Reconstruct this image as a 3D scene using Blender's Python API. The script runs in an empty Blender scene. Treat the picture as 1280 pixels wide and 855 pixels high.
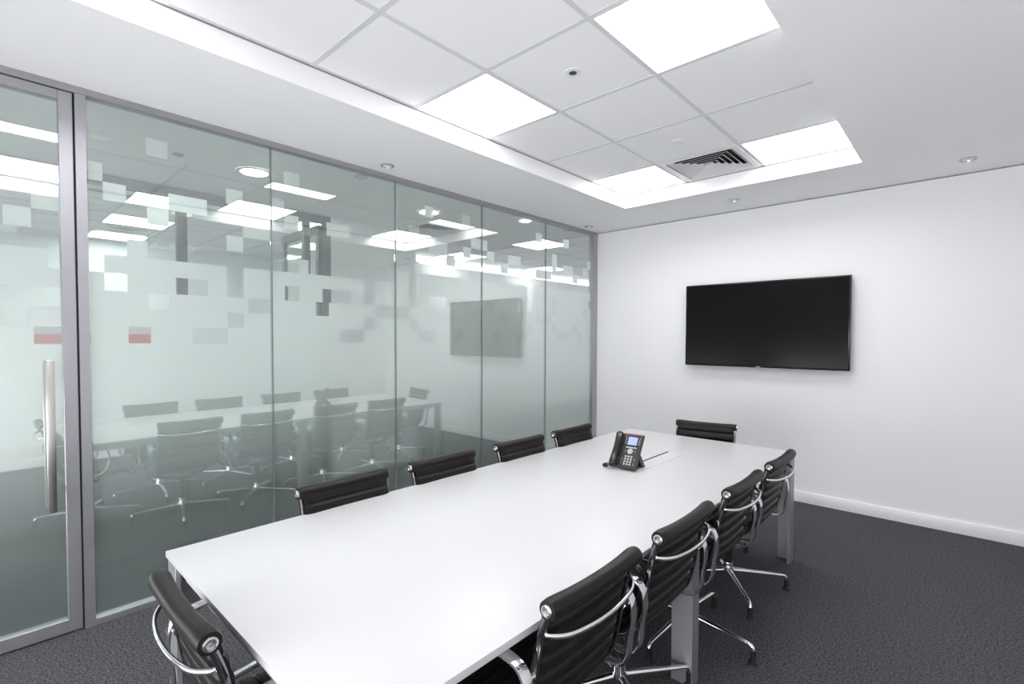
import bpy, bmesh, math, random
from mathutils import Vector, Matrix
R = math.radians
PI = math.pi
scene = bpy.context.scene
C = scene.collection

# ------------------------------------------------------------------ camera
F_PX = 621.17
yaw, pitch, roll = -0.74351, -0.02656, 0.00221
CAM = Vector((3.1642, -0.1177, 1.4322))
sy_, cy_ = math.sin(yaw), math.cos(yaw)
fwd = Vector((sy_, cy_, 0)); rgt = Vector((cy_, -sy_, 0)); up = Vector((0, 0, 1))
f2 = fwd*math.cos(pitch) + up*math.sin(pitch)
u2 = up*math.cos(pitch) - fwd*math.sin(pitch)
r3 = rgt*math.cos(roll) + u2*math.sin(roll)
u3 = u2*math.cos(roll) - rgt*math.sin(roll)
cam_data = bpy.data.cameras.new('camera')
cam = bpy.data.objects.new('camera', cam_data); C.objects.link(cam)
cam_data.sensor_width = 36; cam_data.sensor_fit = 'HORIZONTAL'
cam_data.lens = F_PX/1280*36
cam_data.shift_y = 10.31/1280
cam_data.clip_start = 0.02; cam_data.clip_end = 60
M3 = Matrix((r3, u3, -f2)).transposed()
cam.matrix_world = Matrix.Translation(CAM) @ M3.to_4x4()
scene.camera = cam

# ------------------------------------------------------------------ world, exposure
w = bpy.data.worlds.new('world'); scene.world = w; w.use_nodes = True
w.node_tree.nodes['Background'].inputs[0].default_value = (0.985, 0.978, 1, 1)
w.node_tree.nodes['Background'].inputs[1].default_value = 10.5
def portal(name, loc, rot, sx, sy):
    l = bpy.data.lights.new(name, 'AREA'); l.shape = 'RECTANGLE'; l.size = sx; l.size_y = sy
    l.cycles.is_portal = True
    o = bpy.data.objects.new(name, l); C.objects.link(o); o.location = loc; o.rotation_euler = rot
portal('window_portal', (2.19, -1.67, .56), (R(90), 0, 0), 3.9, .92)        # sky light through the added, unseen window behind the camera
vs = scene.view_settings
vs.view_transform = 'Standard'; vs.look = 'None'; vs.gamma = 1.0; vs.use_curve_mapping = False
vs.exposure = 0.06
PANEL = 9.6          # emission of the room's own ceiling panels
CORR = 15.0           # emission of lamps beyond the glass
cyc = scene.cycles
cyc.max_bounces = 14; cyc.diffuse_bounces = 8; cyc.glossy_bounces = 6
cyc.transmission_bounces = 10; cyc.transparent_max_bounces = 24
cyc.caustics_reflective = True; cyc.caustics_refractive = True
cyc.sample_clamp_indirect = 6.0
cyc.use_denoising = True

# ------------------------------------------------------------------ main dimensions (metres)
HR, HC = 2.741, 2.6226            # tile ceiling in the recess, plaster soffit
XL, XA, XB, XR = 0.8007, 1.3884, 1.9884, 2.6062
YBK = 3.9931                      # far edge of the recess
YB = 4.7568                       # wall with the screen
row = lambda k: 2.8201 - 0.6*k
YF = row(6)                       # near edge of the recess
XW, YN = 4.28, -1.55              # right wall, wall behind the camera
HT = 0.7008                       # table top
TX0, TX1, TY0, TY1 = 1.1643, 2.3618, 0.3162, 3.4468
G = [0.2279, 1.1425, 2.0413, 2.9391, 3.8352, 4.66]

# ------------------------------------------------------------------ materials
def mat(name, color=(.8, .8, .8), rough=.5, metal=0.0, spec=.5, emit=None, estr=0, coat=0, bump=None, vary=None):
    m = bpy.data.materials.new(name); m.use_nodes = True
    nt = m.node_tree; b = nt.nodes['Principled BSDF']
    b.inputs['Base Color'].default_value = (*color, 1)
    b.inputs['Roughness'].default_value = rough
    b.inputs['Metallic'].default_value = metal
    b.inputs['Specular IOR Level'].default_value = spec
    b.inputs['Coat Weight'].default_value = coat
    if emit:
        b.inputs['Emission Color'].default_value = (*emit, 1)
        b.inputs['Emission Strength'].default_value = estr
    if bump or vary:
        tc = nt.nodes.new('ShaderNodeTexCoord')
    if bump:
        sc_, st, dist = bump
        n = nt.nodes.new('ShaderNodeTexNoise'); n.inputs['Scale'].default_value = sc_; n.inputs['Detail'].default_value = 4
        bp = nt.nodes.new('ShaderNodeBump'); bp.inputs['Strength'].default_value = st; bp.inputs['Distance'].default_value = dist
        nt.links.new(tc.outputs['Object'], n.inputs['Vector'])
        nt.links.new(n.outputs['Fac'], bp.inputs['Height']); nt.links.new(bp.outputs['Normal'], b.inputs['Normal'])
    if vary:
        sc_, c2 = vary
        n = nt.nodes.new('ShaderNodeTexNoise'); n.inputs['Scale'].default_value = sc_; n.inputs['Detail'].default_value = 3
        mx = nt.nodes.new('ShaderNodeMix'); mx.data_type = 'RGBA'
        mx.inputs[6].default_value = (*color, 1); mx.inputs[7].default_value = (*c2, 1)
        rp = nt.nodes.new('ShaderNodeMapRange'); rp.inputs[1].default_value = .35; rp.inputs[2].default_value = .65
        nt.links.new(tc.outputs['Object'], n.inputs['Vector'])
        nt.links.new(n.outputs['Fac'], rp.inputs[0]); nt.links.new(rp.outputs[0], mx.inputs[0])
        nt.links.new(mx.outputs[2], b.inputs['Base Color'])
    return m

def carpet_mat():
    m = bpy.data.materials.new('carpet'); m.use_nodes = True
    nt = m.node_tree; b = nt.nodes['Principled BSDF']; b.inputs['Roughness'].default_value = .95
    b.inputs['Specular IOR Level'].default_value = .15
    tc = nt.nodes.new('ShaderNodeTexCoord')
    n1 = nt.nodes.new('ShaderNodeTexNoise'); n1.inputs['Scale'].default_value = 105; n1.inputs['Detail'].default_value = 5; n1.inputs['Roughness'].default_value = .7
    n2 = nt.nodes.new('ShaderNodeTexNoise'); n2.inputs['Scale'].default_value = 330; n2.inputs['Detail'].default_value = 3
    ad = nt.nodes.new('ShaderNodeMath'); ad.operation = 'ADD'
    rp = nt.nodes.new('ShaderNodeMapRange'); rp.inputs[1].default_value = .86; rp.inputs[2].default_value = 1.14
    mx = nt.nodes.new('ShaderNodeMix'); mx.data_type = 'RGBA'
    mx.inputs[6].default_value = (.014, .014, .017, 1); mx.inputs[7].default_value = (.150, .147, .160, 1)
    bp = nt.nodes.new('ShaderNodeBump'); bp.inputs['Strength'].default_value = .25; bp.inputs['Distance'].default_value = .002
    for n in (n1, n2): nt.links.new(tc.outputs['Object'], n.inputs['Vector'])
    nt.links.new(n1.outputs['Fac'], ad.inputs[0]); nt.links.new(n2.outputs['Fac'], ad.inputs[1])
    nt.links.new(ad.outputs[0], rp.inputs[0]); nt.links.new(rp.outputs[0], mx.inputs[0])
    nt.links.new(mx.outputs[2], b.inputs['Base Color'])
    nt.links.new(n1.outputs['Fac'], bp.inputs['Height']); nt.links.new(bp.outputs['Normal'], b.inputs['Normal'])
    return m

def glass_mat(name, refl, tint):
    m = bpy.data.materials.new(name); m.use_nodes = True
    nt = m.node_tree; nt.nodes.clear()
    out = nt.nodes.new('ShaderNodeOutputMaterial'); mx = nt.nodes.new('ShaderNodeMixShader')
    tr = nt.nodes.new('ShaderNodeBsdfTransparent'); tr.inputs[0].default_value = (*tint, 1)
    gl = nt.nodes.new('ShaderNodeBsdfGlossy'); gl.inputs['Roughness'].default_value = 0.0
    gl.inputs[0].default_value = (.965, 1, .98, 1)
    # Schlick reflectance, the same for both faces of the pane
    ge = nt.nodes.new('ShaderNodeNewGeometry'); dt = nt.nodes.new('ShaderNodeVectorMath'); dt.operation = 'DOT_PRODUCT'
    nt.links.new(ge.outputs['Incoming'], dt.inputs[0]); nt.links.new(ge.outputs['Normal'], dt.inputs[1])
    ab = nt.nodes.new('ShaderNodeMath'); ab.operation = 'ABSOLUTE'; nt.links.new(dt.outputs['Value'], ab.inputs[0])
    om = nt.nodes.new('ShaderNodeMath'); om.operation = 'SUBTRACT'; om.inputs[0].default_value = 1; nt.links.new(ab.outputs[0], om.inputs[1])
    pw = nt.nodes.new('ShaderNodeMath'); pw.operation = 'POWER'; pw.inputs[1].default_value = 5; nt.links.new(om.outputs[0], pw.inputs[0])
    ad = nt.nodes.new('ShaderNodeMath'); ad.operation = 'MULTIPLY_ADD'
    ad.inputs[1].default_value = 1-refl; ad.inputs[2].default_value = refl; ad.use_clamp = True
    nt.links.new(pw.outputs[0], ad.inputs[0]); nt.links.new(ad.outputs[0], mx.inputs[0])
    nt.links.new(tr.outputs[0], mx.inputs[1]); nt.links.new(gl.outputs[0], mx.inputs[2])
    nt.links.new(mx.outputs[0], out.inputs[0])
    return m

def film_mat():
    m = bpy.data.materials.new('frosted_film'); m.use_nodes = True
    nt = m.node_tree; nt.nodes.clear()
    out = nt.nodes.new('ShaderNodeOutputMaterial')
    df = nt.nodes.new('ShaderNodeBsdfDiffuse'); df.inputs[0].default_value = (.965, .975, .975, 1)
    tl = nt.nodes.new('ShaderNodeBsdfTranslucent'); tl.inputs[0].default_value = (.95, .965, .965, 1)
    rf = nt.nodes.new('ShaderNodeBsdfRefraction'); rf.inputs[0].default_value = (.95, .965, .965, 1)
    rf.inputs['Roughness'].default_value = .7; rf.inputs['IOR'].default_value = 1.25
    a = nt.nodes.new('ShaderNodeMixShader'); a.inputs[0].default_value = .28
    b = nt.nodes.new('ShaderNodeMixShader'); b.inputs[0].default_value = FILM_WHITE
    nt.links.new(tl.outputs[0], a.inputs[1]); nt.links.new(rf.outputs[0], a.inputs[2])
    nt.links.new(a.outputs[0], b.inputs[1]); nt.links.new(df.outputs[0], b.inputs[2])
    # printed dot density: full at eye level, fading out towards the floor
    tc = nt.nodes.new('ShaderNodeTexCoord'); sp = nt.nodes.new('ShaderNodeSeparateXYZ')
    nt.links.new(tc.outputs['Object'], sp.inputs[0])
    rp = nt.nodes.new('ShaderNodeMapRange'); rp.interpolation_type = 'SMOOTHSTEP'
    rp.inputs[1].default_value = FADE0; rp.inputs[2].default_value = FADE1
    rp.inputs[3].default_value = FADE_MIN; rp.inputs[4].default_value = 1
    nt.links.new(sp.outputs[2], rp.inputs[0])
    tr = nt.nodes.new('ShaderNodeBsdfTransparent'); tr.inputs[0].default_value = (.86, .91, .89, 1)
    c = nt.nodes.new('ShaderNodeMixShader'); nt.links.new(rp.outputs[0], c.inputs[0])
    nt.links.new(tr.outputs[0], c.inputs[1]); nt.links.new(b.outputs[0], c.inputs[2])
    nt.links.new(c.outputs[0], out.inputs[0])
    return m
FILM_WHITE = .55; FADE0, FADE1, FADE_MIN = .15, 1.25, .20

M = dict(
    wall=mat('white_wall_paint', (.89, .89, .90), .6, spec=.3, bump=(300, .05, .0005)),
    ceil=mat('white_ceiling_paint', (.935, .937, .94), .7, spec=.2),
    tile=mat('mineral_ceiling_tile', (.92, .922, .93), .8, spec=.2, bump=(500, .12, .0006)),
    tbar=mat('white_ceiling_grid', (.70, .705, .72), .5),
    gap=mat('dark_shadow_gap', (.12, .12, .125), .8),
    reveal=mat('grey_reveal', (.30, .30, .31), .7),
    skirt=mat('white_gloss_skirting', (.90, .90, .91), .3),
    carpet=carpet_mat(),
    alu=mat('brushed_aluminium_profile', (.43, .43, .455), .38, metal=.85, bump=(120, .03, .0005)),
    aluw=mat('pale_anodised_aluminium', (.62, .62, .65), .42, metal=.6),
    rubber=mat('black_rubber_seal', (.01, .01, .01), .6),
    joint=mat('grey_green_glass_joint', (.16, .20, .185), .35),
    glass=glass_mat('greenish_wall_glass', .22, (.945, .975, .962)),
    glass2=glass_mat('clear_partition_glass', .02, (.93, .97, .95)),
    film=film_mat(),
    leather=mat('black_leather', (.0095, .0074, .0064), .38, spec=.26, bump=(420, .06, .0004)),
    railm=mat('dark_polished_rail', (.22, .22, .23), .12, metal=1.0),  # polished metal with its dark reflections put into the base colour
    chrome=mat('polished_aluminium', (.86, .86, .88), .09, metal=1.0),
    blackm=mat('black_metal', (.012, .012, .013), .35),
    glide=mat('black_plastic_glide', (.015, .015, .016), .45),
    ttop=mat('white_laminate', (.665, .668, .672), .33, spec=.35),
    tedge=mat('pale_grey_edge_band', (.50, .50, .515), .4),
    tleg=mat('silver_table_leg', (.38, .38, .405), .4, metal=.7),
    panel=mat('lit_panel_diffuser', (.9, .9, .9), .5, emit=(1, .985, 1), estr=PANEL),
    dlamp=mat('lit_downlight', (.9, .9, .9), .5, emit=(1, .99, .97), estr=26),
    cpanel=mat('lit_corridor_diffuser', (.9, .9, .9), .5, emit=(.96, .985, 1), estr=CORR),
    white=mat('white_plastic', (.85, .85, .86), .4),
    vent=mat('white_vent_metal', (.80, .80, .81), .45),
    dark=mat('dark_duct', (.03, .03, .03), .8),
    tv=mat('black_tv_frame', (.008, .008, .009), .25),
    screen=mat('black_tv_screen', (.007, .0062, .0062), .18, spec=.12),
    phone=mat('charcoal_phone_plastic', (.028, .025, .022), .4),
    handset=mat('glossy_black_handset', (.012, .011, .010), .18, coat=.4),
    key=mat('pale_grey_keys', (.55, .56, .59), .4),
    lcd=mat('blue_lcd', (.30, .35, .70), .3, emit=(.34, .40, .85), estr=.25),
    lcdw=mat('lcd_text', (.5, .55, .85), .4, emit=(.62, .68, 1), estr=.2),
    red=mat('dull_red_stripe', (.35, .05, .04), .4),
    redband=mat('salmon_red_band', (.85, .16, .17), .5),
    frame2=mat('grey_green_partition_frame', (.055, .07, .066), .45),
    steel=mat('brushed_steel_handle', (.66, .63, .60), .28, metal=1.0),
    brass=mat('satin_nickel', (.55, .55, .56), .25, metal=1.0),
    lens=mat('lamp_lens', (.75, .75, .76), .25),
)

# ------------------------------------------------------------------ mesh helpers
def newbm(): return bmesh.new()

def box(bm, x0, x1, y0, y1, z0, z1, bev=0.0, seg=2, mi=0):
    vs_ = [bm.verts.new(p) for p in ((x0,y0,z0),(x1,y0,z0),(x1,y1,z0),(x0,y1,z0),(x0,y0,z1),(x1,y0,z1),(x1,y1,z1),(x0,y1,z1))]
    fs = [bm.faces.new([vs_[i] for i in q]) for q in ((0,3,2,1),(4,5,6,7),(0,1,5,4),(1,2,6,5),(2,3,7,6),(3,0,4,7))]
    for f in fs: f.material_index = mi
    if bev:
        es = list({e for f in fs for e in f.edges})
        bmesh.ops.bevel(bm, geom=es, offset=bev, segments=seg, profile=.5, affect='EDGES', clamp_overlap=True)
    return fs

def quad(bm, pts, mi=0):
    f = bm.faces.new([bm.verts.new(p) for p in pts]); f.material_index = mi; return f

def lathe(bm, prof, cx=0, cy=0, n=32, axis='z', cz=0):
    """prof: (radius, height) list, revolved about an axis through the centre; closed where the radius is 0."""
    rings = []
    def P(r, h, a):
        if axis == 'z': return (cx + r*math.cos(a), cy + r*math.sin(a), cz + h)
        if axis == 'y': return (cx + r*math.cos(a), cy + h, cz + r*math.sin(a))
        return (cx + h, cy + r*math.cos(a), cz + r*math.sin(a))
    for r, h in prof:
        if r < 1e-6: rings.append([bm.verts.new(P(0, h, 0))])
        else: rings.append([bm.verts.new(P(r, h, 2*PI*i/n)) for i in range(n)])
    for a, b in zip(rings, rings[1:]):
        for i in range(n):
            j = (i+1) % n
            if len(a) == 1 and len(b) == 1: break
            if len(a) == 1: bm.faces.new((a[0], b[i], b[j]))
            elif len(b) == 1: bm.faces.new((a[i], b[0], a[j]))
            else: bm.faces.new((a[i], b[i], b[j], a[j]))

def catmull(pts, n, closed=False):
    pts = [Vector(p) for p in pts]; out = []
    m = len(pts); segs = m if closed else m-1
    g = lambda i: pts[i % m] if closed else pts[max(0, min(m-1, i))]
    for s in range(segs):
        p0, p1, p2, p3 = g(s-1), g(s), g(s+1), g(s+2)
        for k in range(n):
            t = k/n
            out.append(.5*((2*p1) + (p2-p0)*t + (2*p0-5*p1+4*p2-p3)*t*t + (3*p1-p0-3*p2+p3)*t**3))
    if not closed: out.append(pts[-1].copy())
    return out

def sweep(bm, path, ws, hs=None, n=12, side=None, closed=False, flat=False, caps=True):
    """sweep an ellipse (or rounded rectangle when flat) along a path; ws = half width along `side`, hs = half height."""
    m = len(path)
    if not isinstance(ws, (list, tuple)): ws = [ws]*m
    if hs is None: hs = ws
    if not isinstance(hs, (list, tuple)): hs = [hs]*m
    rings = []
    prev = None
    for i in range(m):
        if closed: t = path[(i+1) % m] - path[i-1]
        else: t = path[min(m-1, i+1)] - path[max(0, i-1)]
        t.normalize()
        if side is not None:
            s = Vector(side) - t*t.dot(Vector(side)); s.normalize()
        else:
            ref = prev if prev is not None else (Vector((0,0,1)) if abs(t.z) < .9 else Vector((0,1,0))).cross(t)
            s = ref - t*t.dot(ref); s.normalize(); prev = s
        u = t.cross(s)
        ring = []
        for k in range(n):
            a = 2*PI*k/n
            ca, sa = math.cos(a), math.sin(a)
            if flat:
                p = .35
                ca = math.copysign(abs(ca)**p, ca) if abs(ca) > 1e-6 else 0
                sa = math.copysign(abs(sa)**p, sa) if abs(sa) > 1e-6 else 0
            ring.append(bm.verts.new(path[i] + s*ws[i]*ca + u*hs[i]*sa))
        rings.append(ring)
    pairs = list(zip(rings, rings[1:])) + ([(rings[-1], rings[0])] if closed else [])
    for a, b in pairs:
        for k in range(n):
            j = (k+1) % n
            bm.faces.new((a[k], a[j], b[j], b[k]))
    if not closed and caps:
        bm.faces.new(list(reversed(rings[0]))); bm.faces.new(rings[-1])

def obj(name, bm, m, parent=None, smooth=40, xf=None, fixn=True):
    if xf is not None: bmesh.ops.transform(bm, matrix=xf, verts=bm.verts)
    if fixn: bmesh.ops.recalc_face_normals(bm, faces=bm.faces)
    me = bpy.data.meshes.new(name); bm.to_mesh(me); bm.free()
    for mm in (m if isinstance(m, (list, tuple)) else [m]): me.materials.append(mm)
    if smooth:
        me.polygons.foreach_set('use_smooth', [True]*len(me.polygons))
        me.set_sharp_from_angle(angle=R(smooth))
    o = bpy.data.objects.new(name, me); C.objects.link(o)
    if parent is not None: o.parent = parent
    return o

def struct(name, bm, m, parent=None, smooth=None):
    o = obj(name, bm, m, parent, smooth); 
    if parent is None: o['kind'] = 'structure'
    return o

def tag(o, label, cat, group=None, kind=None):
    o['label'] = label; o['category'] = cat
    if group: o['group'] = group
    if kind: o['kind'] = kind
    return o

def thing(name, label, cat, loc=(0, 0, 0), rz=0, group=None):
    o = bpy.data.objects.new(name, None); C.objects.link(o)
    o.empty_display_size = .1
    o.location = loc; o.rotation_euler = (0, 0, rz)
    return tag(o, label, cat, group)

def copy_tree(o, parent=None):
    c = o.copy(); C.objects.link(c); c.parent = parent
    for ch in list(o.children): copy_tree(ch, c)
    return c

# ================================================================== ROOM SHELL
b = newbm(); box(b, -6.0, XW+.1, YN-.1, 12.1, -.1, 0); struct('floor', b, M['carpet'])

# plaster soffit with the recess cut out (thick slabs around the opening)
b = newbm()
box(b, -.03, XL, YN-.1, YB+.06, HC, HR+.12)
box(b, XR, XW+.1, YN-.1, YB+.06, HC, HR+.12)
box(b, XL, XR, YBK, YB+.06, HC, HR+.12)
box(b, XL, XR, YN-.1, YF, HC, HR+.12)
struct('ceiling', b, M['ceil'])
# recessed tile ceiling: one slab plus the grid bars; lights and the vent fill their own cells
cols = [(XL, XA), (XA, XB), (XB, XR)]
rows_ = [(row(-1), YBK)] + [(row(k), row(k-1)) for k in range(0, 7)]
light_cells = {(0, 0), (2, 0), (0, 3), (2, 3), (0, 6), (2, 6)}
vent_cell = (1, 0)
b = newbm(); box(b, XL-.02, XR+.02, YF-.02, YBK+.02, HR+.10, HR+.15)
for ci, (x0, x1) in enumerate(cols):
    for ri, (y0, y1) in enumerate(rows_):
        if (ci, ri) in light_cells or (ci, ri) == vent_cell: continue
        box(b, x0+.004, x1-.004, y0+.004, y1-.004, HR+.002, HR+.019)
struct('ceiling', b, M['tile'])
b = newbm()
for x in (XA, XB): box(b, x-.012, x+.012, YF, YBK, HR-.001, HR+.016)
for ri, (y0, y1) in enumerate(rows_[:-1]):
    yy = y0
    if True: box(b, XL, XR, yy-.012, yy+.012, HR-.0015, HR+.0155)
for x in (XL, XR-.018): box(b, x, x+.018, YF, YBK, HR-.001, HR+.016)
for y in (YF, YBK-.018): box(b, XL, XR, y, y+.018, HR-.001, HR+.016)
struct('trim_1', b, M['tbar'])
b = newbm()                                   # grey strip painting in the shadow line round the top of the recess
for a in ((XL, XL+.0015, YF, YBK), (XR-.0015, XR, YF, YBK), (XL+.0015, XR-.0015, YF, YF+.0015), (XL+.0015, XR-.0015, YBK-.0015, YBK)):
    box(b, *a, HR-.009, HR-.0015)
struct('trim_10', b, M['reveal'])

# walls
b = newbm(); box(b, 0.0, XW, YB, YB+.1, 0, HC-.010); struct('wall_back', b, M['wall'])
b = newbm(); box(b, 0.0, XW, YB+.03, YB+.1, HC-.010, HC); struct('trim_2', b, M['gap'])
b = newbm(); box(b, XW, XW+.1, YN-.1, YB+.1, 0, HC); struct('wall_right', b, M['wall'])
WZ0, WZ1 = .10, 1.02                     # added window opening behind the camera, unseen, sized to brighten the ceiling
b = newbm()
box(b, -.03, .25, YN-.1, YN, 0, HC); box(b, XW-.15, XW, YN-.1, YN, 0, HC)
box(b, .25, XW-.15, YN-.1, YN, 0, WZ0); box(b, .25, XW-.15, YN-.1, YN, WZ1, HC)
struct('wall_front', b, M['wall'])
def window(name, axis, at, a0, a1, z0, z1, n):
    b = newbm(); step = (a1-a0)/n
    def bx(p0, p1, q0, q1):
        if axis == 'y': box(b, p0, p1, at-.03, at+.03, q0, q1)
        else: box(b, at-.03, at+.03, p0, p1, q0, q1)
    for k in range(n+1):
        c = a0+step*k; bx(max(a0, c-.025), min(a1, c+.025), z0, z1)
    bx(a0, a1, z0, z0+.04); bx(a0, a1, z1-.04, z1)
    return struct(name, b, M['white'])
window('window_11', 'y', YN-.05, .25, XW-.15, WZ0, WZ1, 4)  # frame of the added window that brightens the ceiling
def skirting(name, x0, x1, y0, y1, h=.094):
    b = newbm(); box(b, x0, x1, y0, y1, 0, h, .003, 2); return struct(name, b, M['skirt'], smooth=30)
skirting('baseboard_back', 0.0, XW, YB-.014, YB)
skirting('baseboard_right', XW-.014, XW, YN, YB-.014)
skirting('baseboard_front', 0, XW-.014, YN, YN+.014)

# ---------------------------------------------------- glazed partition (left)
FX0, FX1 = -.045, .012          # depth of the aluminium profiles
GX0, GX1 = -.018, -.006         # glass
ZT, ZB_ = 2.588, .034
b = newbm()
box(b, FX0, FX1, YN, YB, ZT, HC, .002, 1)                      # head channel
box(b, FX0, FX1, .2745, YB, 0, ZB_, .002, 1)                   # floor channel
box(b, FX0, FX1, .2335, .2745, 0, ZT)                 # door post
box(b, FX0, FX1, 4.668, YB, ZB_, ZT)                    # wall channel
box(b, FX0, FX1, -.80, -.765, 0, ZT)                  # hinge post
box(b, FX0, FX1, YN, -.80, 0, ZB_, .002, 1)
struct('wall_left', b, M['alu'])
b = newbm()
box(b, FX0+.01, -.004, .2267, .2333, .002, 2.585, 0)
struct('trim_3', b, M['rubber'])

FILM_PANES = [
    ([(-0.77, -0.014, 1.391, 1.841), (-0.014, 0.13, 1.391, 1.841), (0.13, 0.2, 1.391, 1.751)], [(0.078, 0.174, 1.391, 1.481), (0.068, 0.174, 1.571, 1.661), (-0.029, 0.065, 1.481, 1.661), (-0.32, -0.21, 1.481, 1.571), (-0.5, -0.41, 1.391, 1.481)], [(0.081, 0.173, 2.021, 2.111), (-0.008, 0.08, 1.931, 2.021)]),
    ([(0.266, 0.337, 1.391, 1.751), (0.337, 0.43, 1.391, 1.841), (0.431, 0.518, 1.391, 1.931), (0.517, 0.639, 1.391, 1.841), (0.639, 0.9, 1.391, 1.841), (0.899, 0.986, 1.391, 1.661), (0.987, 1.153, 1.391, 1.841)], [(0.338, 0.434, 1.661, 1.751), (0.64, 0.798, 1.661, 1.751), (0.524, 0.617, 1.571, 1.661), (0.431, 0.525, 1.391, 1.481), (0.716, 0.898, 1.391, 1.481), (0.899, 0.986, 1.481, 1.571), (1.009, 1.153, 1.571, 1.661)], [(0.266, 0.344, 2.201, 2.291), (0.342, 0.435, 2.111, 2.201), (0.522, 0.613, 2.381, 2.471), (0.613, 0.796, 2.111, 2.201), (0.895, 0.985, 2.201, 2.291), (0.524, 0.612, 2.021, 2.111), (0.992, 1.153, 2.021, 2.111), (0.896, 0.987, 1.931, 2.021)]),
    ([(1.133, 1.318, 1.391, 1.841), (1.318, 1.382, 1.391, 1.931), (1.381, 1.525, 1.391, 1.841), (1.525, 1.784, 1.391, 1.841), (1.784, 2.051, 1.391, 1.841)], [(1.227, 1.319, 1.661, 1.751), (1.475, 1.525, 1.661, 1.751), (1.424, 1.519, 1.571, 1.661), (1.525, 1.679, 1.661, 1.751), (1.599, 1.789, 1.391, 1.481), (1.783, 1.874, 1.481, 1.571), (1.875, 2.051, 1.571, 1.661), (1.785, 1.876, 1.661, 1.931)], [(1.133, 1.228, 2.201, 2.291), (1.229, 1.326, 2.381, 2.471), (1.232, 1.323, 2.111, 2.201), (1.506, 1.682, 2.111, 2.201)]),
    ([(2.0, 2.97, 1.391, 1.931)], [(2.031, 2.176, 1.571, 1.661), (2.177, 2.26, 1.661, 1.931), (2.184, 2.267, 1.481, 1.571), (2.267, 2.442, 1.391, 1.481), (2.362, 2.544, 1.661, 1.751), (2.543, 2.639, 1.571, 1.661), (2.639, 2.729, 1.391, 1.481), (2.729, 2.821, 1.661, 1.751)], [(2.324, 2.408, 2.3810000000000002, 2.471), (2.171, 2.27, 2.201, 2.291), (2.72, 2.812, 2.381, 2.471), (2.363, 2.553, 2.111, 2.201), (2.729, 2.821, 2.111, 2.201), (2.544, 2.639, 2.021, 2.111), (2.821, 2.949, 2.201, 2.291), (2.223, 2.269, 1.931, 2.021)]),
    ([(2.9291, 3.8451999999999997, 1.391, 1.931)], [(3.006, 3.108, 1.661, 1.751), (3.289, 3.47, 1.661, 1.751), (3.192, 3.289, 1.571, 1.661), (3.699, 3.845, 1.571, 1.661), (3.57, 3.66, 1.661, 2.021), (3.572, 3.662, 1.481, 1.571), (3.098, 3.192, 1.391, 1.481), (3.413, 3.565, 1.391, 1.481)], [(2.929, 3.015, 2.201, 2.291), (3.015, 3.107, 2.111, 2.201), (3.288, 3.468, 2.111, 2.201), (3.191, 3.288, 2.021, 2.111), (3.694, 3.788, 2.381, 2.471), (3.696, 3.845, 2.021, 2.111)]),
    ([(3.8252, 4.677, 1.391, 1.931)], [(3.825, 3.944, 1.571, 1.661), (3.956, 4.038, 1.661, 1.841), (3.958, 4.04, 1.481, 1.571), (4.04, 4.224, 1.391, 1.481), (4.311, 4.416, 1.481, 1.571), (4.417, 4.504, 1.391, 1.481), (4.507, 4.602, 1.661, 1.751), (4.601, 4.677, 1.751, 1.841)], [(4.144, 4.244, 2.381, 2.471), (3.953, 4.034, 2.111, 2.291), (4.146, 4.32, 2.111, 2.201), (4.502, 4.597, 2.111, 2.201), (4.321, 4.411, 2.021, 2.111), (4.596, 4.677, 2.201, 2.291), (3.825, 3.941, 2.021, 2.111)])]
def film_mesh(y0, y1, solid, cuts, squares, x=-.0205, zlow=1.391):
    vals = sorted({v for r in solid+cuts+squares for v in r[:2]} ); snap = {}
    for v in vals:
        near = [w_ for w_ in snap.values() if abs(w_-v) < .008]
        snap[v] = near[0] if near else v
    fx = lambda L_: [(snap[r[0]], snap[r[1]], round(r[2], 3), round(r[3], 3)) for r in L_]
    solid, cuts, squares = fx(solid), fx(cuts), fx(squares)
    ys = sorted({y0, y1} | {v for r in solid+cuts+squares for v in r[:2] if y0 < v < y1})
    zs = sorted({ZB_, zlow} | {v for r in solid+cuts+squares for v in r[2:4]} | {.3, .6, .9, 1.2})
    bm = newbm(); vm = {}
    def V(y, z):
        if (y, z) not in vm: vm[(y, z)] = bm.verts.new((x, y, z))
        return vm[(y, z)]
    ins = lambda y, z, rs: any(r[0] < y < r[1] and r[2] < z < r[3] for r in rs)
    for a, c in zip(ys, ys[1:]):
        for d, e in zip(zs, zs[1:]):
            my, mz = (a+c)/2, (d+e)/2
            on = mz < zlow or ins(my, mz, squares) or (ins(my, mz, solid) and not ins(my, mz, cuts))
            if on: bm.faces.new((V(a, d), V(c, d), V(c, e), V(a, e)))     # faces the meeting room (+x)
    return bm
panes = [(.276, G[1]), (G[1], G[2]), (G[2], G[3]), (G[3], G[4]), (G[4], 4.667)]
for i, (y0, y1) in enumerate(panes):
    e = .0035
    b = newbm(); box(b, GX0, GX1, y0+e, y1-e, ZB_-.01, ZT+.01)
    g = struct('window_%d' % (i+1), b, M['glass'])
    so, cu, sq = FILM_PANES[i+1]
    f = obj('frosted_film', film_mesh(y0+e, y1-e, so, cu, sq), M['film'], g, smooth=None, fixn=False)
b = newbm(); box(b, GX0, GX1, YN, -.80, ZB_, ZT); struct('window_6', b, M['glass'])
for y in G[1:5]:
    b = newbm(); box(b, GX0-.001, GX1+.001, y-.0034, y+.0034, ZB_, ZT)
    struct('trim_%d' % (4+G.index(y)), b, M['joint'])

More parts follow.
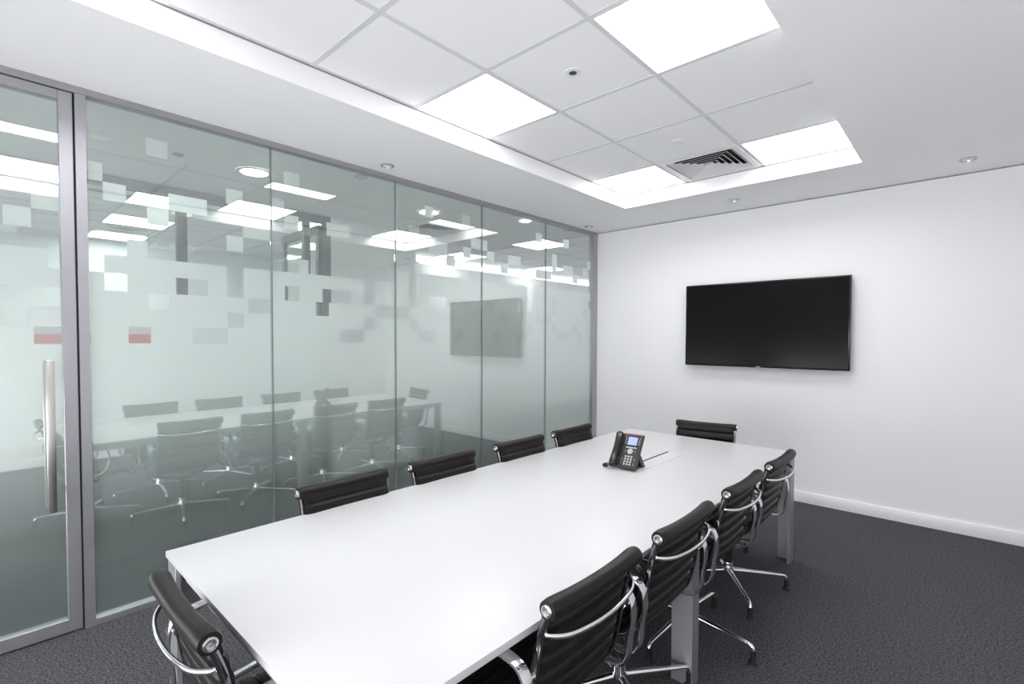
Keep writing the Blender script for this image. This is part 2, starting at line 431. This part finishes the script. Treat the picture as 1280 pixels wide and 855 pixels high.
# glass door
door = thing('door_1', '', '', (0, 0, 0)); del door['label'], door['category']; door['kind'] = 'structure'
DY0, DY1, DZ0, DZ1 = -.76, .2265, .008, 2.5855
b = newbm()
s_ = .0525
box(b, -.04, .006, DY0, DY0+s_, DZ0, DZ1, .002, 1)
box(b, -.04, .006, DY1-s_, DY1, DZ0, DZ1, .002, 1)
box(b, -.04, .006, DY0+s_, DY1-s_, DZ0, DZ0+.062, .002, 1)
box(b, -.04, .006, DY0+s_, DY1-s_, DZ1-.045, DZ1, .002, 1)
obj('door_frame', b, M['alu'], door, smooth=None)
b = newbm(); box(b, GX0, GX1, DY0+s_-.01, DY1-s_+.01, DZ0+.05, DZ1-.03)
g = obj('door_glass', b, M['glass'], door, smooth=None)
so, cu, sq = FILM_PANES[0]
obj('frosted_film', film_mesh(DY0+s_, DY1-s_, so, cu, sq), M['film'], g, smooth=None, fixn=False)
for s, nm in ((1, 'door_handle'), (-1, 'door_handle')):
    b = newbm()
    xc = .052 if s > 0 else -.082
    box(b, xc-.009, xc+.009, .108, .139, .612, 1.322, .0025, 2)
    hd = obj(nm, b, M['steel'], door, smooth=30)
    for z in (.70, 1.235):
        b = newbm(); x0, x1 = sorted((xc, -.006 if s > 0 else -.020))
        lathe(b, [(0, x0), (.009, x0), (.009, x1), (0, x1)], cy=.1235, cz=z, axis='x', n=20)
        obj('standoff', b, M['steel'], hd)

# ================================================================== BEYOND THE GLASS
XC = -1.55
b = newbm(); box(b, XC-.1, -.03, YN-.1, 4.62, HC, HC+.25); struct('ceiling', b, M['ceil'])
b = newbm()
box(b, -6.0, XC-.1, YN-.1, 3.40, HR, HR+.1)
box(b, -6.0, 0.0, 4.62, 12.1, HR, HR+.1); box(b, -6.0, XC-.1, 3.40, 4.62, HR, HR+.1)
struct('ceiling', b, M['tile'])
b = newbm()
def gridlines(x0, x1, y0, y1, ox, oy):
    x = ox
    while x < x1:
        if x > x0: box(b, x-.012, x+.012, y0, y1, HR-.004, HR+.01)
        x += .6
    y = oy
    while y < y1:
        if y > y0: box(b, x0, x1, y-.012, y+.012, HR-.005, HR+.009)
        y += .6
gridlines(-6.0, XC-.1, YN, 3.4, -5.95, -1.48)
gridlines(-6.0, 0, 4.62, 12.0, -5.8, 4.45)
struct('trim_9', b, M['tbar'])
b = newbm(); box(b, XC-.1, XC, 2.33, 3.37, 0, HC); struct('wall_corridor', b, M['wall'])
skirting('baseboard_corridor', XC, XC+.014, 2.33, 3.37)
b = newbm(); box(b, -5.6, XC-.1, 3.30, 3.40, 0, HR); struct('wall_room_side', b, M['wall'])
b = newbm(); box(b, -5.7, -5.6, YN, 3.4, 0, HR+.05); struct('wall_room_back', b, M['wall'])
b = newbm(); box(b, -6.0, -.03, YN-.1, YN, 0, HR); struct('wall_corridor_end', b, M['wall'])
b = newbm(); box(b, -3.5, -3.4, 3.40, 12.0, 0, HC); struct('wall_far_side', b, M['wall'])
skirting('baseboard_far_side', -3.4, -3.386, 3.4, 12)
b = newbm(); box(b, -3.4, .1, 12.0, 12.1, 0, HR); struct('wall_far_end', b, M['wall'])
b = newbm(); box(b, 0.0, .1, YB+.1, 12.0, 0, HR); struct('wall_passage', b, M['wall'])
# opposite glazed partition
b = newbm()
FX = XC-.055
box(b, FX, XC, YN, 2.33, HC-.075, HC)
for y0, y1 in ((-.95, -.87), (1.02, 1.09), (2.06, 2.12), (2.26, 2.33)):
    box(b, FX, XC, y0, y1, 0, HC-.075)
box(b, FX, XC, YN, 2.06, 0, .09)
struct('wall_corridor_glazing', b, M['frame2'])
for k, (y0, y1) in enumerate(((YN, -.95), (-.87, 1.02), (1.09, 2.06))):
    b = newbm(); box(b, XC-.035, XC-.025, y0, y1, .09, HC-.075)
    g = struct('window_%d' % (7+k), b, M['glass2'])
    if k < 2:
        b = newbm(); box(b, XC-.0245, XC-.0235, y0+.01, min(y1, .865), 1.378, 1.448); obj('red_band', b, M['redband'], g, smooth=None)
        b = newbm(); box(b, XC-.0245, XC-.0235, y0+.01, min(y1, .865), 1.451, 1.50); obj('white_band', b, M['white'], g, smooth=None)
# open door leaf in that partition, standing into the room
dr = thing('door_2', '', '', (XC-.06, 2.25, 0), 0); del dr['label'], dr['category']; dr['kind'] = 'structure'
dr.rotation_euler = (0, 0, R(0))
b = newbm()
for (x0, x1, z0, z1) in ((-.86, -.80, 0.01, 2.54), (-.06, 0, .01, 2.54), (-.80, -.06, 2.46, 2.54), (-.80, -.06, .01, .11)):
    box(b, x0, x1, -.02, .02, z0, z1)
obj('door_frame', b, M['frame2'], dr, smooth=None)
b = newbm(); box(b, -.80, -.06, -.005, .005, .11, 2.46); obj('door_glass', b, M['glass2'], dr, smooth=None)

# ================================================================== CEILING FITTINGS
def ceiling_panel(x0, x1, y0, y1, label, m='panel', group=None, z=None, bars=True):
    z = HR if z is None else z
    t = thing('ceiling_light', label, 'ceiling light', ((x0+x1)/2, (y0+y1)/2, z), 0, group)
    hx, hy = (x1-x0)/2-.004, (y1-y0)/2-.004
    b = newbm()
    fw = .012
    for a in ((-hx, hx, -hy, -hy+fw), (-hx, hx, hy-fw, hy), (-hx, -hx+fw, -hy+fw, hy-fw), (hx-fw, hx, -hy+fw, hy-fw)):
        box(b, *a, -.003, .015)
    obj('frame', b, M['tbar'], t, smooth=None)
    b = newbm(); box(b, -hx+fw, hx-fw, -hy+fw, hy-fw, 0.0, .008)
    obj('diffuser', b, M[m], t, smooth=None)
    return t
GP = 'lit panels of the meeting room recess'
for (ci, ri), lab in {
    (0, 0): 'lit square panel in the far left corner of the recessed ceiling beside the air vent',
    (2, 0): 'lit square panel in the far right corner of the recessed ceiling beside the air vent',
    (0, 3): 'lit square panel on the left edge of the recessed ceiling, between two plain tiles',
    (2, 3): 'largest lit square panel at the top of the photo, beside the small round speaker',
    (0, 6): 'lit square panel cut off by the top left edge of the photo',
    (2, 6): 'lit square panel nearest the camera, seen only reflected in the glass door'}.items():
    (x0, x1), (y0, y1) = cols[ci], rows_[ri]
    ceiling_panel(x0, x1, y0, y1, lab, group=GP)

# four way air vent
def air_vent(x0, x1, y0, y1, z, label, name='air_vent'):
    t = thing(name, label, 'air vent', ((x0+x1)/2, (y0+y1)/2, z), 0)
    h = min(x1-x0, y1-y0)/2-.004
    b = newbm()
    fw = h-.245
    for a in ((-h, h, -h, -h+fw), (-h, h, h-fw, h), (-h, -h+fw, -h+fw, h-fw), (h-fw, h, -h+fw, h-fw)):
        box(b, *a, -.004, .012)
    obj('frame', b, M['vent'], t, smooth=None)
    b = newbm(); box(b, -h+fw, h-fw, -h+fw, h-fw, .075, .08); box(b, -h+fw-.004, -h+fw, -h+fw, h-fw, .012, .08); box(b, h-fw, h-fw+.004, -h+fw, h-fw, .012, .08); box(b, -h+fw, h-fw, -h+fw-.004, -h+fw, .012, .08); box(b, -h+fw, h-fw, h-fw, h-fw+.004, .012, .08); obj('duct', b, M['dark'], t, smooth=None)
    k = .235; n = 0
    while k > .03:
        b = newbm(); o_, i_ = k, k-.028
        for sx, sy in ((1, 0), (-1, 0), (0, 1), (0, -1)):
            # sloping louvre, low at its outer edge and high at the inner one, mitred at the corners
            if sx: P = [(sx*o_, -o_, .0), (sx*o_, o_, .0), (sx*i_, i_, .022), (sx*i_, -i_, .022)]
            else: P = [(-o_, sy*o_, .0), (o_, sy*o_, .0), (i_, sy*i_, .022), (-i_, sy*i_, .022)]
            top = [(p[0], p[1], p[2]+.0022) for p in P]
            A_ = [b.verts.new(p) for p in P]; B_ = [b.verts.new(p) for p in top]
            b.faces.new(A_); b.faces.new(B_[::-1]).material_index = 1  # upper faces dark: shade between the louvres put into their colour
            for q in range(4): b.faces.new((A_[q], A_[(q+1) % 4], B_[(q+1) % 4], B_[q]))
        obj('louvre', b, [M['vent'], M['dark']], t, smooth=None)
        k -= .040; n += 1
    b = newbm(); box(b, -.030, .030, -.030, .030, .004, .012); obj('centre_plate', b, M['vent'], t, smooth=None)
    return t
air_vent(XA, XB, row(-1), YBK, HR, 'square louvred air vent between the two far lit ceiling panels')

def downlight(x, y, z, label, group=None, r=.047, lit=False, name='recessed_downlight'):
    t = thing(name, label, 'downlight', (x, y, z), 0, group)
    b = newbm(); lathe(b, [(r, .0), (r, -.004), (r*.78, -.006), (r*.74, .0), (r*.60, .02)], n=40); obj('trim_ring', b, M['brass'] if not lit else M['white'], t)
    b = newbm(); lathe(b, [(0, .004), (r*.5, .003), (r*.70, .008), (r*.62, .02), (0, .022)] if not lit else [(0, -.004), (r*.84, -.003), (r*.86, .0), (0, 0)], n=40)
    obj('lamp', b, M['lens'] if not lit else M['dlamp'], t)
    return t
# (the plaster is solid: the unlit spots sit just under it)
for x, y, lab in ((.161, 1.862, 'small unlit downlight in the soffit above the middle of the glass wall'),
                  (3.135, 4.395, 'small unlit downlight in the ceiling right of the screen'),
                  (1.640, 4.370, 'small unlit downlight between the recess and the screen wall'),
                  (.132, 4.394, 'small unlit downlight in the far corner by glass wall and white wall')):
    downlight(x, y, HC-.001, lab, 'unlit downlights of the meeting room')

t = thing('ceiling_speaker', 'small round grey grille in a ceiling tile beside the largest lit panel', 'speaker', (1.694, 1.922, HR+.002))
b = newbm(); lathe(b, [(0, -.0035), (.020, -.0035), (.042, -.004), (.044, .0), (0, .0)], n=36); obj('rim', b, M['white'], t)
b = newbm(); lathe(b, [(0, -.008), (.014, -.0075), (.020, -.0045), (.018, -.003), (0, -.003)], n=30); obj('sensor_lens', b, M['frame2'], t)
t = thing('smoke_detector', 'round white cover in the ceiling tile next to the air vent', 'smoke detector', (1.70, 3.10, HR+.002))
b = newbm(); lathe(b, [(0, -.009), (.038, -.008), (.044, -.003), (.045, .0), (0, 0)], n=40); obj('cover', b, M['white'], t)

# beyond the glass
GD = 'lit round downlights of the corridor'
for x, y, r_, lab in ((-.67, 1.29, .118, 'lit round corridor downlight just left of the leftmost glass joint, largest of its row'),
                      (-.655, 2.86, .118, 'lit round corridor downlight at the top of the middle glass pane'),
                      (-.20, 3.74, .075, 'lit round downlight tucked under the top rail near the far corner')):
    downlight(x, y, HC-.001, lab, GD, r=r_, lit=True, name='corridor_downlight')
t = thing('smoke_detector', 'white smoke detector on the corridor ceiling, upper left of the glass near the door post', 'smoke detector', (-.69, .435, HC))
b = newbm(); lathe(b, [(0, -.022), (.030, -.021), (.052, -.008), (.055, 0), (0, 0)], n=36); obj('cover', b, M['white'], t)
t = thing('ceiling_sensor', 'small dark round sensor on the corridor ceiling left of the nearest downlight', 'sensor', (-.67, .82, HC))
b = newbm(); lathe(b, [(0, -.012), (.018, -.011), (.032, -.003), (.036, 0), (0, 0)], n=30); obj('cover', b, M['alu'], t)
t = thing('smoke_detector', 'small white disc on the corridor ceiling between the two big downlights', 'smoke detector', (-.62, 2.12, HC))
b = newbm(); lathe(b, [(0, -.014), (.030, -.013), (.040, -.003), (.042, 0), (0, 0)], n=30); obj('cover', b, M['white'], t)
GR = 'lit panels of the room across the corridor'
for x0, y0, lab in ((-2.91, .90, 'lit panel in the room across the corridor, nearer the glass'),
                    (-4.15, .90, 'lit panel in the room across the corridor, beside its air vent'),
                    (-2.91, -.92, 'lit panel across the corridor behind the glass door, nearer one'),
                    (-4.15, -.92, 'lit panel across the corridor behind the glass door, farther one'),
                    (-2.91, 2.42, 'lit panel across the corridor behind the white wall stub'),
                    (-5.35, .90, 'lit panel across the corridor, farthest of its row')):
    ceiling_panel(x0, x0+.6, y0, y0+.6, lab, 'cpanel', GR, z=HR-.006)
air_vent(-4.85, -4.25, .90, 1.50, HR-.006, 'louvred air vent in the room across the corridor')
GO = 'lit panels of the open area beyond the far end of the glass'
for x0, y0, lab in ((-1.62, 5.05, 'lit panel in the open area, seen across the rightmost glass joint'),
                    (-3.22, 5.00, 'lit panel in the open area, seen through the middle glass pane'),
                    (-3.15, 7.10, 'lit panel in the open area, lower one behind the last joint of the glass'),
                    (-1.62, 8.2, 'lit panel in the open area, farther back toward the corner'),
                    (-1.62, 10.8, 'lit panel in the open area, farthest and hardest to see')):
    ceiling_panel(x0, x0+.6, y0, y0+.6, lab, 'panel', GO, z=HR-.006)

# ================================================================== TELEVISION
t = thing('television', 'black wall mounted flat television on the white wall', 'television', (1.7788, YB-.065, 1.162))
hw, hh = .6816, .776
b = newbm(); box(b, -hw, hw, -.025, .012, 0, hh, .004, 2); obj('housing', b, M['tv'], t, smooth=30)
b = newbm(); box(b, -hw+.013, hw-.013, -.0262, -.024, .016, hh-.012); obj('screen', b, M['screen'], t, smooth=None)
b = newbm(); box(b, -.30, .30, .012, .035, .20, .60, .004, 1); obj('wall_bracket', b, M['blackm'], t, smooth=30)
b = newbm(); box(b, -.30, -.27, .030, .065, .22, .58); box(b, .27, .30, .030, .065, .22, .58); box(b, -.33, .33, .058, .065, .30, .50); obj('wall_plate', b, M['blackm'], t, smooth=None)
b = newbm(); box(b, -.028, .010, -.0268, -.0255, .0045, .0105); obj('logo', b, M['alu'], t, smooth=None)

# ================================================================== TABLE
cx, cy = (TX0+TX1)/2, (TY0+TY1)/2
t = thing('conference_table', 'long white conference table with slab legs', 'table', (cx, cy, 0))
hx, hy = (TX1-TX0)/2, (TY1-TY0)/2
b = newbm(); box(b, -hx, hx, -hy, hy, HT-.0200, HT, .0012, 2)
for f in b.faces:
    pass
top = obj('tabletop', b, [M['ttop'], M['tedge']], t, smooth=30)
for p in top.data.polygons:
    if abs(p.normal.z) < .5: p.material_index = 1
b = newbm()
zz = (HT-.075, HT-.0201)
box(b, -hx+.12, -hx+.16, -hy+.03, hy-.03, *zz); box(b, hx-.16, hx-.12, -hy+.03, hy-.03, *zz)
for y in (-hy+.03, -.03, hy-.07): box(b, -hx+.16, hx-.16, y, y+.04, *zz)
obj('under_frame', b, M['aluw'], t, smooth=None)
LW, LT = .088, .016
def leg(kind, sx, sy):
    b = newbm()
    def bx(x0, x1, y0, y1):
        x0, x1 = sorted((x0*sx, x1*sx)); y0, y1 = sorted((y0*sy, y1*sy)) if kind == 'corner' else (y0, y1)
        box(b, x0, x1, y0, y1, 0, HT-.0201, .001, 1)
    if kind == 'corner':
        bx(hx-.006-LT, hx-.006, hy-.006-LW, hy-.006); bx(hx-.006-LW, hx-.006-LT, hy-.006-LT, hy-.006)
    else:
        bx(hx-.004-.090, hx-.004, -.032, .032)
    obj('leg', b, M['tleg'], t, smooth=None)
for sx in (-1, 1):
    for sy in (-1, 1): leg('corner', sx, sy)
    leg('mid', sx, 1)
# cable flap let into the top
fl = newbm(); box(fl, 1.768-cx, 1.864-cx, 2.42-cy, 2.888-cy, HT-.004, HT+.0006, .0004, 1); obj('cable_flap', fl, M['ttop'], t, smooth=None)
fl = newbm(); box(fl, 1.7530-cx, 1.7675-cx, 2.42-cy, 2.888-cy, HT-.004, HT+.0003); obj('cable_slot', fl, M['rubber'], t, smooth=None)
fl = newbm(); box(fl, 1.8642-cx, 1.8662-cx, 2.42-cy, 2.888-cy, HT-.004, HT+.0002); obj('flap_joint', fl, M['alu'], t, smooth=None)

# ================================================================== DESK PHONE
wd = Vector((.995, .0992, 0)).normalized(); bk = Vector((-wd.y, wd.x, 0))
PW, PB, PH = .158, .118, .170
PL = math.hypot(PB, PH)
base = Vector((1.852, 2.297, HT)) - wd*PW
ph = thing('desk_phone', 'black desk phone with blue screen propped on the white table', 'phone', base)
sl = (bk*PB + Vector((0, 0, PH))).normalized(); nn = wd.cross(sl)
XF = Matrix.Translation(nn*.0 + Vector((0, 0, .016))) @ Matrix((wd, sl, nn)).transposed().to_4x4()
b = newbm(); box(b, 0, PW, 0, PL, -.020, 0, .005, 3); obj('body', b, M['phone'], ph, xf=XF, smooth=35)
b = newbm(); box(b, .010, PW-.004, PL-.0075, PL-.003, -.0005, .0009); obj('accent_stripe', b, M['red'], ph, xf=XF, smooth=None)
# screen
b = newbm(); box(b, .068, .136, PL-.078, PL-.014, -.001, .0014, .0006, 1); obj('screen_bezel', b, M['tv'], ph, xf=XF, smooth=None)
b = newbm(); box(b, .0745, .1295, PL-.070, PL-.021, .0010, .0018)
lcd = obj('screen', b, M['lcd'], ph, xf=XF, smooth=None)
b = newbm()
random.seed(4)
for k in range(6):
    y = PL-.0265-k*.0078; x = .078
    while x < .122:
        l = random.uniform(.004, .010); box(b, x, min(x+l, .126), y-.0016, y+.0012, .0017, .0021); x += l+.003
obj('screen_text', b, M['lcdw'], lcd, xf=XF, smooth=None)
b = newbm(); box(b, .071, .133, PL-.088, PL-.0815, -.0005, .0026, .0008, 2); obj('soft_key_bar', b, M['key'], ph, xf=XF, smooth=None)
b = newbm(); lathe(b, [(0, .0045), (.0065, .0045), (.0075, .0032), (.0085, .0032), (.0100, .0048), (.0150, .0040), (.0162, .0), (.0162, -.001)], cx=.1015, cy=PL-.1075, n=36); obj('navigation_ring', b, M['key'], ph, xf=XF)
for k in range(12):
    cxx = .084 + (k % 3)*.0165; cyy = PL-.1385-(k//3)*.0152
    b = newbm(); lathe(b, [(0, .0034), (.0045, .0033), (.0058, .0022), (.0060, -.001)], cx=cxx, cy=cyy, n=20); obj('dial_key', b, M['key'], ph, xf=XF)
for k in range(4):
    for x in (.0635, .1405):
        b = newbm(); box(b, x-.0028, x+.0028, PL-.030-k*.0115, PL-.0255-k*.0115, -.0005, .0016, .0006, 1); obj('line_key', b, M['key'], ph, xf=XF, smooth=None)
for x, y in ((.073, .103), (.073, .112), (.130, .103), (.130, .112), (.066, .150), (.066, .160), (.066, .176), (.137, .150), (.137, .160), (.137, .176), (.137, .185)):
    b = newbm(); box(b, x-.003, x+.003, PL-y-.0016, PL-y+.0016, -.0005, .0012, .0004, 1); obj('function_key', b, M['alu'], ph, xf=XF, smooth=None)
# handset lying in its cradle
path = [Vector((.026+.002*math.sin(PI*k/20), .004+(PL-.010)*k/20, .016+.014*math.sin(PI*k/20)**.8)) for k in range(21)]
ws = [.023-.008*math.sin(PI*k/20)**1.4 for k in range(21)]; hs = [.015-.0045*math.sin(PI*k/20) for k in range(21)]
ws[0] = ws[-1] = .015; hs[0] = hs[-1] = .009
b = newbm(); sweep(b, path, ws, hs, n=20, side=(1, 0, 0)); obj('handset', b, M['handset'], ph, xf=XF, smooth=60)
for y0, y1 in ((PL-.058, PL-.018), (.018, .060)):
    b = newbm(); box(b, .004, .050, y0, y1, -.002, .006, .003, 2); obj('cradle', b, M['phone'], ph, xf=XF, smooth=35)
# prop stand behind
b = newbm()
e0 = wd*.018; e1 = wd*(PW-.006)
A0 = sl*(PL*.50) - nn*.021 + Vector((0, 0, .016)); A1 = sl*(PL*.34) - nn*.021 + Vector((0, 0, .016))
B0 = bk*.150 + Vector((0, 0, .001)); B1 = bk*.120 + Vector((0, 0, .001))
P = [A1, A0, B0, B1]
va = [b.verts.new(p+e0) for p in P]; vb = [b.verts.new(p+e1) for p in P]
b.faces.new(va); b.faces.new(vb[::-1])
for q in range(4): b.faces.new((va[q], va[(q+1) % 4], vb[(q+1) % 4], vb[q]))
obj('stand', b, M['phone'], ph, smooth=None)
# coiled cord at the lower left
ctr = catmull([(.008, .030, .020), (-.010, .002, .012), (-.032, .004, .011), (-.040, .030, .011), (-.020, .052, .012), (.012, .060, .014)], 30)
pts = []
for i, c in enumerate(ctr):
    tdir = (ctr[min(i+1, len(ctr)-1)]-ctr[max(i-1, 0)]).normalized(); s = tdir.cross(Vector((0, 0, 1))).normalized(); u = tdir.cross(s)
    a = i*1.05
    pts.append(c + (s*math.cos(a)+u*math.sin(a))*.0058)
b = newbm(); sweep(b, pts, .0019, n=8)
RW = Matrix((wd, bk, Vector((0, 0, 1)))).transposed().to_4x4()
obj('coiled_cord', b, M['handset'], ph, xf=RW, smooth=60)

# ================================================================== CHAIRS
PROF = [(-.265, .780), (-.243, .715), (-.226, .640), (-.212, .560), (-.196, .490), (-.170, .435), (-.125, .402), (-.060, .388), (.030, .384), (.120, .388), (.185, .394), (.225, .384)]
HWS = .198          # half width of the leather
def chair(label, group):
    t = thing('office_chair', label, 'chair', (0, 0, 0), 0, group)
    fine = catmull([Vector((x, 0, z)) for x, z in PROF], 24)
    # arc length
    L = [0]
    for a, c in zip(fine, fine[1:]): L.append(L[-1]+(c-a).length)
    tot = L[-1]
    def at(s):
        s = max(0, min(tot, s))
        for i in range(len(L)-1):
            if L[i+1] >= s:
                q = (s-L[i])/(L[i+1]-L[i]+1e-9); p = fine[i].lerp(fine[i+1], q)
                d = (fine[min(i+2, len(fine)-1)]-fine[max(i-1, 0)]).normalized()
                return p, Vector((-d.z, 0, d.x))
        return fine[-1], Vector((0, 0, 1))
    def bow(y, s):              # the leather hangs slightly back between the rails
        return -.007*max(0, 1-(y/HWS)**2)*(1.0 if s < .40 else .6)
    pitch = .0510
    def sling(s0, s1, name, n_y=14):
        b = newbm(); ns = int((s1-s0)/.0037); grid = []
        for side in (1, -1):
            g_ = []
            for i in range(ns+1):
                s = s0+(s1-s0)*i/ns; p, n = at(s)
                ph_ = abs(math.sin(PI*s/pitch)); th = .0020+.0122*min(1, ph_/.55)**.5+.0040*ph_
                rw = []
                for j in range(n_y+1):
                    y = -HWS+2*HWS*j/n_y
                    edge = 1-.55*max(0, (abs(y)/HWS-.88)/.12)**2
                    rw.append(b.verts.new(p + Vector((0, y, 0)) + n*(side*th*edge + .009 + bow(y, s))))
                g_.append(rw)
            grid.append(g_)
        for k, g_ in enumerate(grid):
            for i in range(ns):
                for j in range(n_y):
                    q = (g_[i][j], g_[i][j+1], g_[i+1][j+1], g_[i+1][j]); b.faces.new(q if k else q[::-1])
        A_, B_ = grid
        for i in range(ns):
            for j in (0, n_y): b.faces.new((A_[i][j], A_[i+1][j], B_[i+1][j], B_[i][j]))
        for i in (0, ns):
            for j in range(n_y): b.faces.new((A_[i][j], A_[i][j+1], B_[i][j+1], B_[i][j]))
        return obj(name, b, M['leather'], t, smooth=50)
    cut = pitch*9
    sling(.012, cut, 'backrest'); sling(cut, tot-.010, 'seat')
    # rolled ends (thinner towards the middle)
    def rollm(s, name, r):
        p, n = at(s); b = newbm(); path = []; rr = []
        for j in range(25):
            y = -.212+.424*j/24; q = abs(y)/.212
            path.append(p + Vector((0, y, 0)) + n*bow(min(HWS, max(-HWS, y)), s)*1.0)
            rr.append(r*(.90+.10*min(1, (q/.8)**3)) if abs(y) < .205 else r*.92)
        sweep(b, path, rr, n=24, side=(0, 0, 1)); return obj(name, b, M['leather'], t, smooth=50)
    rollm(0, 'head_roll', .0265); rollm(tot, 'front_roll', .022)
    for sy in (-1, 1):
        rail_path = []
        for i in range(0, len(fine), 4): rail_path.append(fine[i]+Vector((0, sy*.204, 0)))
        if (len(fine)-1) % 4: rail_path.append(fine[-1]+Vector((0, sy*.204, 0)))
        b = newbm(); sweep(b, rail_path, .0050, .0095, n=12, side=(0, 1, 0), flat=True)
        rail = obj('side_rail', b, M['railm'], t, smooth=45)
        for q, r_ in ((fine[0], .0165), (fine[-1], .014)):
            b = newbm()
            y0 = sy*.206
            lathe(b, [(0, sy*.0135), (r_*.20, sy*.0135), (r_*.24, sy*.0110), (r_*.58, sy*.0118), (r_*.62, sy*.0100), (r_*.70, sy*.0118), (r_*.94, sy*.0105), (r_, sy*.007), (r_, -sy*.004), (0, -sy*.004)], cx=q.x, cy=y0, cz=q.z, axis='y', n=32)
            obj('end_cap', b, M['brass'], rail)
        # arm: closed loop of flat band outside the rail
        loop = catmull([(x, sy*.250, z) for x, z in ((-.230, .50), (-.240, .56), (-.233, .615), (-.200, .645), (-.12, .652), (-.02, .642), (.05, .610), (.085, .550), (.080, .470), (.045, .418), (-.02, .398), (-.12, .392), (-.190, .398), (-.222, .435))], 6, closed=True)
        b = newbm(); sweep(b, loop, .0165, .0045, n=12, side=(0, 1, 0), closed=True, flat=True)
        arm = obj('armrest', b, M['chrome'], t, smooth=45)
        for (x, z) in ((-.219, .600), (.010, .392)):
            b = newbm(); y0, y1 = sorted((sy*.206, sy*.240)); lathe(b, [(0, y0), (.009, y0), (.007, (y0+y1)/2), (.009, y1), (0, y1)], cx=x, cz=z, axis='y', n=16); obj('arm_mount', b, M['chrome'], arm)
    # upper stretcher bowed behind the back
    pth = catmull([(-.243, -.200, .716), (-.262, -.196, .712), (-.288, -.150, .706), (-.302, -.070, .703), (-.305, 0, .702), (-.302, .070, .703), (-.288, .150, .706), (-.262, .196, .712), (-.243, .200, .716)], 6)
    b = newbm(); sweep(b, pth, .0074, .0058, n=12, side=(0, 0, 1)); obj('back_stretcher', b, M['chrome'], t, smooth=50)
    # lower spreader under the seat
    pth = catmull([(-.02, -.200, .382), (-.02, -.165, .352), (-.01, -.08, .325), (0, 0, .318), (-.01, .08, .325), (-.02, .165, .352), (-.02, .200, .382)], 6)
    b = newbm(); sweep(b, pth, .016, .007, n=12, side=(1, 0, 0)); obj('seat_spreader', b, M['chrome'], t, smooth=50)
    b = newbm(); lathe(b, [(0, .332), (.060, .330), (.066, .322), (.060, .312), (.024, .300), (.022, .17), (.019, .165), (.019, .098), (0, .098)], n=28); obj('pedestal', b, M['blackm'], t)
    # base: hub and four legs
    base = bpy.data.objects.new('base', None)
    b = newbm(); lathe(b, [(0, .150), (.0245, .150), (.0255, .146), (.0255, .128), (.032, .112), (.030, .078), (0, .074)], n=28)
    hub = obj('base_hub', b, M['chrome'], t)
    bpy.data.objects.remove(base)
    for k in range(4):
        a = k*PI/2; rot = Matrix.Rotation(a, 4, 'Z')
        n = 12
        pth = [Vector((.018+.282*i/n, 0, .104-.022*(i/n))) for i in range(n+1)] + [Vector((.312, 0, .0785)), Vector((.319, 0, .070)), Vector((.321, 0, .056))]
        ww = [.0150-.0065*(i/n) for i in range(n+1)] + [.0084, .0088, .0092]
        hh_ = [.0150-.0080*(i/n) for i in range(n+1)] + [.0074, .0085, .0090]
        b = newbm(); sweep(b, pth, ww, hh_, n=14, side=(0, 1, 0)); lg = obj('leg', b, M['chrome'], hub, smooth=50, xf=rot)
        b = newbm(); lathe(b, [(0, .060), (.0125, .060), (.0125, .014), (.019, .010), (.020, 0), (0, 0)], cx=.321, n=20); obj('glide', b, M['glide'], lg, xf=rot)
    return t

GL, GRt = 'chairs along the glass side of the table', 'chairs along the right side of the table'
proto = chair('x', GL)
def depth_fix(o): pass
CH = [  # roll centre x, y, facing angle, swivel of the base, label, group
    (1.133, 0.995, 0, 12, 'black ribbed leather office chair on the glass side, nearest the camera', GL),
    (1.133, 1.558, 0, 40, 'black ribbed leather office chair on the glass side, second from the camera', GL),
    (1.133, 2.165, 0, 25, 'black ribbed leather office chair on the glass side, third from the camera', GL),
    (1.133, 2.715, 0, 5, 'black ribbed leather office chair on the glass side, nearest the screen wall', GL),
    (2.438, 1.010, 180, 3, 'black ribbed leather office chair on the right side, nearest the camera', GRt),
    (2.438, 1.584, 180, 58, 'black ribbed leather office chair on the right side, second from the camera', GRt),
    (2.438, 2.203, 180, -4, 'black ribbed leather office chair on the right side, third from the camera', GRt),
    (2.438, 2.795, 180, 38, 'black ribbed leather office chair by the far right table leg', GRt),
    (1.735, 3.567, -80.5, 10, 'black ribbed leather office chair at the far head of the table under the screen', 'chairs at the two heads of the table'),
    (1.780, 0.213, 90, 20, 'black ribbed leather office chair at the near head of the table, lower left', 'chairs at the two heads of the table')]
for i, (x, y, ang, sw, lab, grp) in enumerate(CH):
    o = proto if i == 0 else copy_tree(proto)
    a = R(ang)
    o.location = (x+.265*math.cos(a), y+.265*math.sin(a), 0); o.rotation_euler = (0, 0, a)
    o['label'] = lab
    if grp: o['group'] = grp
    elif 'group' in o: del o['group']
    for ch in o.children:
        if ch.name.startswith('base_hub'): ch.rotation_euler = (0, 0, R(sw)-a)
